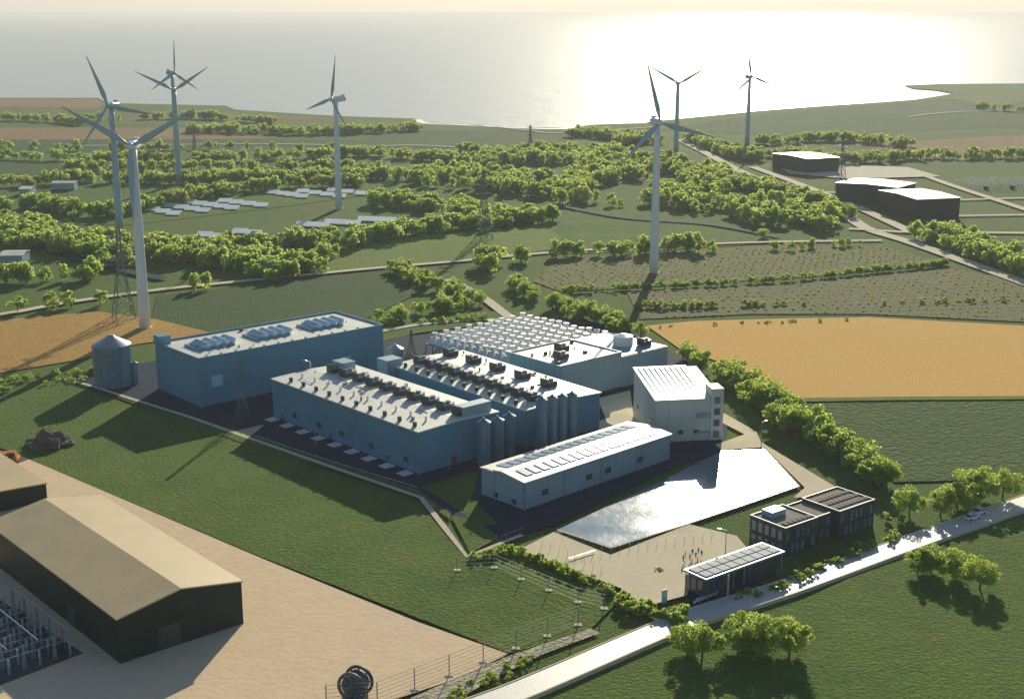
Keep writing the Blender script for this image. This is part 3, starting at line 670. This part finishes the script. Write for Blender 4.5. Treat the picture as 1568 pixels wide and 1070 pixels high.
# ---------------------------------------------------------------- solar farm
def solar_rows(rows):
    e=empty('solar_farm'); mb=MB()
    for (u0,v0,u1,v1,n) in rows:
        a=G(u0,v0);b=G(u1,v1)
        for k in range(n):
            p=a.lerp(b,(k+.5)/n); x,y=p.x,p.y; w=4.6;d=5.0
            b4=[(x-w,y-d,1.0),(x+w,y-d-1.5,1.0),(x+w,y+d-1.5,2.3),(x-w,y+d,2.3)]; mb.hexa(b4,[(q[0],q[1],q[2]+.15) for q in b4],0)
            for qx in(x-w+1,x+w-1): mb.beam((qx,y-1,0),(qx,y-1,1.5),.25,1)
            mb.beam((x-w,y-d-.1,.6),(x+w,y-d-1.6,.6),.25,1)
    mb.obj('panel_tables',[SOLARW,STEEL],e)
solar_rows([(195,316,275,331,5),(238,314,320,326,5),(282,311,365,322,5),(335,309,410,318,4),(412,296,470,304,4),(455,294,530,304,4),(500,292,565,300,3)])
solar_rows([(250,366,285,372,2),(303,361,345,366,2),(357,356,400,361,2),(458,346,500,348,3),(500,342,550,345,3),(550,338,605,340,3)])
for B_,L_,R_,t in(((30,300),(0,296),(62,292),290),((80,292),(72,289),(122,287),281),((0,405),(-60,398),(38,402),392)):
    shed('greenhouse',B_,L_,R_,t,WALLG,ROOFW,1.0,'x',ang=5)
# ---------------------------------------------------------------- substations
def substation(P,rz,nx,ny,sp,name='electrical_substation',pale=False,frame=True):
    e=empty(name,P,rz); mb=MB(); W,D=nx*sp,ny*sp
    for i in range(nx+1):
        for j in range(ny+1):
            x,y=i*sp,j*sp
            if (i+j)%2==0:
                mb.box(x-.2,x+.2,y-.2,y+.2,0,2.2,0)
                for k in range(5): mb.cone((x,y,2.2+k*.35),(x,y,2.45+k*.35),.32,.2,8,1)
            else:
                for q in((-.3,-.3),(.3,-.3),(.3,.3),(-.3,.3)): mb.beam((x+q[0],y+q[1],0),(x+q[0]*.3,y+q[1]*.3,6),.12,0)
    for i in range(nx+1): mb.beam((i*sp,0,4.1),(i*sp,D,4.1),.12,0)
    for j in range(0,ny+1,2): mb.beam((0,j*sp,6),(W,j*sp,6),.2,0)
    for i in range(1,nx,3):
        x=i*sp; mb.box(x-1.6,x+1.6,sp*.3,sp*.3+2.2,.3,2.9,2)
        for k in range(6): mb.box(x-1.5+k*.55,x-1.3+k*.55,sp*.3-.5,sp*.3-.01,.5,2.6,2)
        for k in(-1,0,1): mb.cone((x+k,sp*.3+1.1,2.9),(x+k,sp*.3+1.1,4.3),.25,.12,8,1)
    mb.obj('switchgear',[WHITE if pale else STEEL,LGLASS if pale else WALLG,DARK],e)
    if frame:
        mb=MB()
        for a in((-2,W+2,-2.3,-2),(-2,W+2,D+2,D+2.3),(-2.3,-2,-2.3,D+2.3),(W+2,W+2.3,-2.3,D+2.3)): mb.box(*a,0,.5)
        mb.obj('kerb_wall',PALE,e)
substation(G(108,1006),math.radians(132),9,6,3.2)
substation(G(1500,292),math.radians(10),14,5,7,pale=True,frame=False)
# ---------------------------------------------------------------- fences
def fence(name,pts,h,sp,foot=False,w=.09,wires=4,m=WIRE,wf=.2):
    L=[G(*p) for p in pts]; e=empty(name); mb=MB(); 
    P=[]
    for a,b in zip(L,L[1:]):
        n=max(1,round((b-a).length/sp)); P+=[a.lerp(b,k/n) for k in range(n)]
    P.append(L[-1])
    for p in P: mb.beam(p,p+Vector((0,0,h)),w)
    for a,b in zip(P,P[1:]):
        for k in range(wires): z=Vector((0,0,h*(1-k/wires))); mb.beam(a+z,b+z,w*wf)
    mb.obj('posts_and_wires',m,e)
    if foot:
        mb=MB()
        for p in P: mb.box(p.x-.8,p.x+.8,p.y-.6,p.y+.6,0,.7)
        mb.obj('concrete_feet',PAVE,e)
fence('wire_fence',[(500,1085),(578,1080),(635,1058),(688,1037),(740,1016),(790,996),(838,977),(885,960)],5,7.2,True,.2,6,wf=.28)
fence('wire_fence',[(700,876),(757,872),(798,890),(840,907),(885,925),(925,935)],4,7.2,True,.16,4,wf=.28)
fence('site_fence',[(105,583),(135,591),(290,640),(500,714),(645,764),(716,854),(802,821)],2.4,3.5,False,.06,3)
fence('pond_fence',[(853,818),(935,846),(1050,809),(1140,779)],1.6,2.2,False,.06,3)
fence('site_fence',[(1040,560),(1180,645),(1290,715),(1365,770)],2.4,4,False,.07,3,DARK)
# parking posts
mb=MB()
for k in range(16):
    P=G(880+k*14,858-k*2.2); mb.beam(P,P+Vector((0,0,2.2)),.09)
for k in range(8):
    P=G(830+k*13,838+k*6); mb.beam(P,P+Vector((0,0,2.4)),.09)
mb.obj('parking_bollards',STEEL)
mb=MB(); z=zc[0]+.05
for k in range(4):
    P=G(872+k*10,862-k*3.2); mb.poly([(P.x,P.y,z),(P.x+1.8,P.y+1.2,z),(P.x+1.4,P.y+1.7,z),(P.x-.4,P.y+.5,z)])
mb.obj('parking_markings',WHITE)
def lamp(px,py,h=9):
    P=G(px,py); e=empty('street_lamp',P,U(0,3)); mb=MB(); mb.cone((0,0,0),(0,0,h),.14,.08,8); mb.beam((0,0,h),(1.5,0,h+.3),.09); mb.box(1.1,2.1,-.2,.2,h+.22,h+.38); mb.obj('pole',STEEL,e)
for a in((483,685),(688,720),(310,628),(715,560),(890,610),(1165,690),(758,770),(1110,865)): lamp(*a)
# ---------------------------------------------------------------- cars on the road
def car(px,py,rz,paint):
    P=G(px,py); e=empty('car',(P.x,P.y,ZR+.01),math.radians(rz)); mb=MB()
    def ring(x,w,z0,z1): return [(x,-w,z0),(x,w,z0),(x,w*1.0,z0+(z1-z0)*.7),(x,w*.86,z1),(x,-w*.86,z1),(x,-w,z0+(z1-z0)*.7)]
    mb.loft([ring(-2.2,.8,.4,.85),ring(-1.9,.9,.28,.98),ring(-.6,.92,.25,1.0),ring(1.1,.92,.25,.98),ring(2.0,.88,.28,.85),ring(2.25,.75,.4,.7)],0)
    cab=[[(x,-w,.97),(x,w,.97),(x2,w*.82,z),(x2,-w*.82,z)] for x,x2,w,z in((-1.9,-1.5,.84,1.42),(-.7,-.7,.86,1.5),(.3,.1,.86,1.48),(1.15,.5,.82,1.3))]
    mb.loft(cab,1); mb.box(-1.35,.1,-.66,.66,1.49,1.53,0)
    for x in(-1.35,1.4):
        for y in(-.93,.73): mb.cone((x,y,.33),(x,y+.2,.33),.33,.33,14,2)
    mb.obj('body',[paint,GLASS,RUB],e)
car(1488,799,28,WHITE); car(1497,791,208,WHITE)
# ---------------------------------------------------------------- cable drum
P=G(545,1068); e=empty('cable_drum',P,math.radians(-20)); mb=MB(); r=3.1
for y in(-1.6,1.6):
    for k in range(28):
        a=2*math.pi*k/28;b=2*math.pi*(k+1)/28
        q=[(math.cos(a)*r,y-.15,math.sin(a)*r+r),(math.cos(b)*r,y-.15,math.sin(b)*r+r),(math.cos(b)*r*.8,y-.15,math.sin(b)*r*.8+r),(math.cos(a)*r*.8,y-.15,math.sin(a)*r*.8+r)]
        mb.hexa(q,[(p[0],p[1]+.3,p[2]) for p in q])
    for k in range(8):
        a=2*math.pi*k/8; mb.beam((math.cos(a)*.5,y,math.sin(a)*.5+r),(math.cos(a)*r*.9,y,math.sin(a)*r*.9+r),.28)
    mb.cone((0,y-.22,r),(0,y+.22,r),.7,.7,16)
mb.cone((0,-1.5,r),(0,1.5,r),2.3,2.3,28); mb.box(-2,2,-1.8,1.8,0,.25); mb.obj('drum',mat('drum_blue_steel',(.06,.09,.11),.5,.2,1),e)
# rock heap
P=G(74,684); bm=bmesh.new(); bmesh.ops.create_icosphere(bm,subdivisions=4,radius=1)
for v in bm.verts:
    n=NZ.noise(v.co*2.2)*.35+NZ.noise(v.co*6)*.16; v.co=Vector((v.co.x*7*(1+n),v.co.y*5*(1+n),max(-.3,v.co.z)*5.2*(1+n)*(1-.35*abs(v.co.x))))
me=bpy.data.meshes.new('rock_heap'); bm.to_mesh(me); bm.free(); me.materials.append(ROCK); o=bpy.data.objects.new('rock_heap',me); scene.collection.objects.link(o); o.location=P
# dump truck
P=G(2,712); e=empty('dump_truck',P,math.radians(10)); mb=MB()
mb.box(-6,4.6,-1.3,1.3,1.0,1.5,2); mb.hexa([(2.2,-1.3,1.5),(4.8,-1.3,1.5),(4.8,1.3,1.5),(2.2,1.3,1.5)],[(2.2,-1.2,4.1),(4.2,-1.2,4.1),(4.2,1.2,4.1),(2.2,1.2,4.1)],0)
mb.box(2.6,4.0,-1.32,-1.28,2.5,3.7,1); mb.hexa([(-6,-1.3,1.7),(1.8,-1.3,1.7),(1.8,1.3,1.7),(-6,1.3,1.7)],[(-7,-1.6,3.8),(2,-1.6,3.8),(2,1.6,3.8),(-7,1.6,3.8)],0)
for x in(-4.8,-3.2,3.4):
    for y in(-1.45,1.0): mb.cone((x,y,.75),(x,y+.45,.75),.75,.75,16,2)
mb.obj('body',[ORNG,GLASS,RUB],e)
# ---------------------------------------------------------------- people
CL=[mat('clothes_dark',(.05,.06,.08)),mat('clothes_teal',(.06,.2,.22)),mat('clothes_grey',(.2,.2,.2))]
def person(px,py,i):
    P=G(px,py); e=empty('standing_person',P+Vector((0,0,zc[0]-.1)),U(0,6.28))
    V=[((0,0,.95),.14),((0,0,1.15),.13),((0,0,1.38),.16),((0,0,1.5),.06),((.2,0,1.42),.065),((.27,.03,1.12),.05),((.25,.12,.88),.038),((-.2,0,1.42),.065),((-.27,.02,1.12),.05),((-.27,.1,.86),.038),((.1,0,.88),.1),((.12,.02,.48),.07),((.13,0,.08),.05),((.14,.15,.04),.045),((-.1,0,.88),.1),((-.13,-.03,.48),.07),((-.14,-.05,.08),.05),((-.15,.1,.04),.045)]
    E=[(0,1),(1,2),(2,3),(2,4),(4,5),(5,6),(2,7),(7,8),(8,9),(0,10),(10,11),(11,12),(12,13),(0,14),(14,15),(15,16),(16,17)]
    me=bpy.data.meshes.new('person_body'); me.from_pydata([v[0] for v in V],E,[]); o=bpy.data.objects.new('body',me); scene.collection.objects.link(o); o.parent=e
    md=o.modifiers.new('skin','SKIN')
    for k,v in enumerate(V): me.skin_vertices[0].data[k].radius=(v[1],v[1])
    me.skin_vertices[0].data[0].use_root=True
    o.modifiers.new('s','SUBSURF').levels=1; me.materials.append(CL[i%3])
    mb=MB(); rg=[]
    for z,r in((1.48,.05),(1.54,.075),(1.62,.1),(1.7,.1),(1.76,.075),(1.785,.02)): rg.append([(r*.85*math.cos(t),r*math.sin(t)+.01,z) for t in[2*math.pi*k/10 for k in range(10)]])
    mb.loft(rg); mb.obj('head',SKIN,e,True)
for i,(a,b_) in enumerate(((1046,866),(1049,860),(1056,864),(1060,856),(1065,861),(1069,854),(1074,858))): person(a,b_,i)
# ---------------------------------------------------------------- atmosphere
mb=MB(); mb.box(-20000,20000,-300,30000,-3,260); o=mb.obj('sky_haze',[])
hm=bpy.data.materials.new('haze_air'); hm.use_nodes=True; nt=hm.node_tree; nt.nodes.remove(nt.nodes['Principled BSDF'])
vs=nt.nodes.new('ShaderNodeVolumeScatter'); vs.inputs['Density'].default_value=.00008; vs.inputs['Anisotropy'].default_value=.25; vs.inputs['Color'].default_value=(.92,.97,1,1)
nt.links.new(vs.outputs[0],nt.nodes['Material Output'].inputs['Volume']); o.data.materials.append(hm)
# ---------------------------------------------------------------- light
AZ,EL=math.radians(10.5),math.radians(19.5)
w=bpy.data.worlds.new('World'); scene.world=w; w.use_nodes=True; nt=w.node_tree
sk=nt.nodes.new('ShaderNodeTexSky'); sk.sky_type='NISHITA'; sk.sun_disc=False; sk.sun_elevation=EL; sk.sun_rotation=AZ; sk.air_density=1; sk.dust_density=.3; sk.ozone_density=3
nt.links.new(sk.outputs[0],nt.nodes['Background'].inputs[0]); nt.nodes['Background'].inputs[1].default_value=.085
S=Vector((math.cos(EL)*math.sin(AZ),math.cos(EL)*math.cos(AZ),math.sin(EL)))
sl=bpy.data.lights.new('sun','SUN'); sl.energy=5.0; sl.angle=math.radians(.5); sl.color=(1,.92,.70); so=bpy.data.objects.new('sun',sl); scene.collection.objects.link(so); so.rotation_euler=S.to_track_quat('Z','Y').to_euler()
cam=bpy.data.cameras.new('camera'); cam.lens=F/1568*36; cam.clip_start=1; cam.clip_end=80000; co=bpy.data.objects.new('camera',cam); scene.collection.objects.link(co)
co.location=(0,0,HC); co.rotation_euler=(math.pi/2-TH,0,0); scene.camera=co
scene.view_settings.view_transform='Standard'; scene.view_settings.look='None'; scene.view_settings.exposure=0
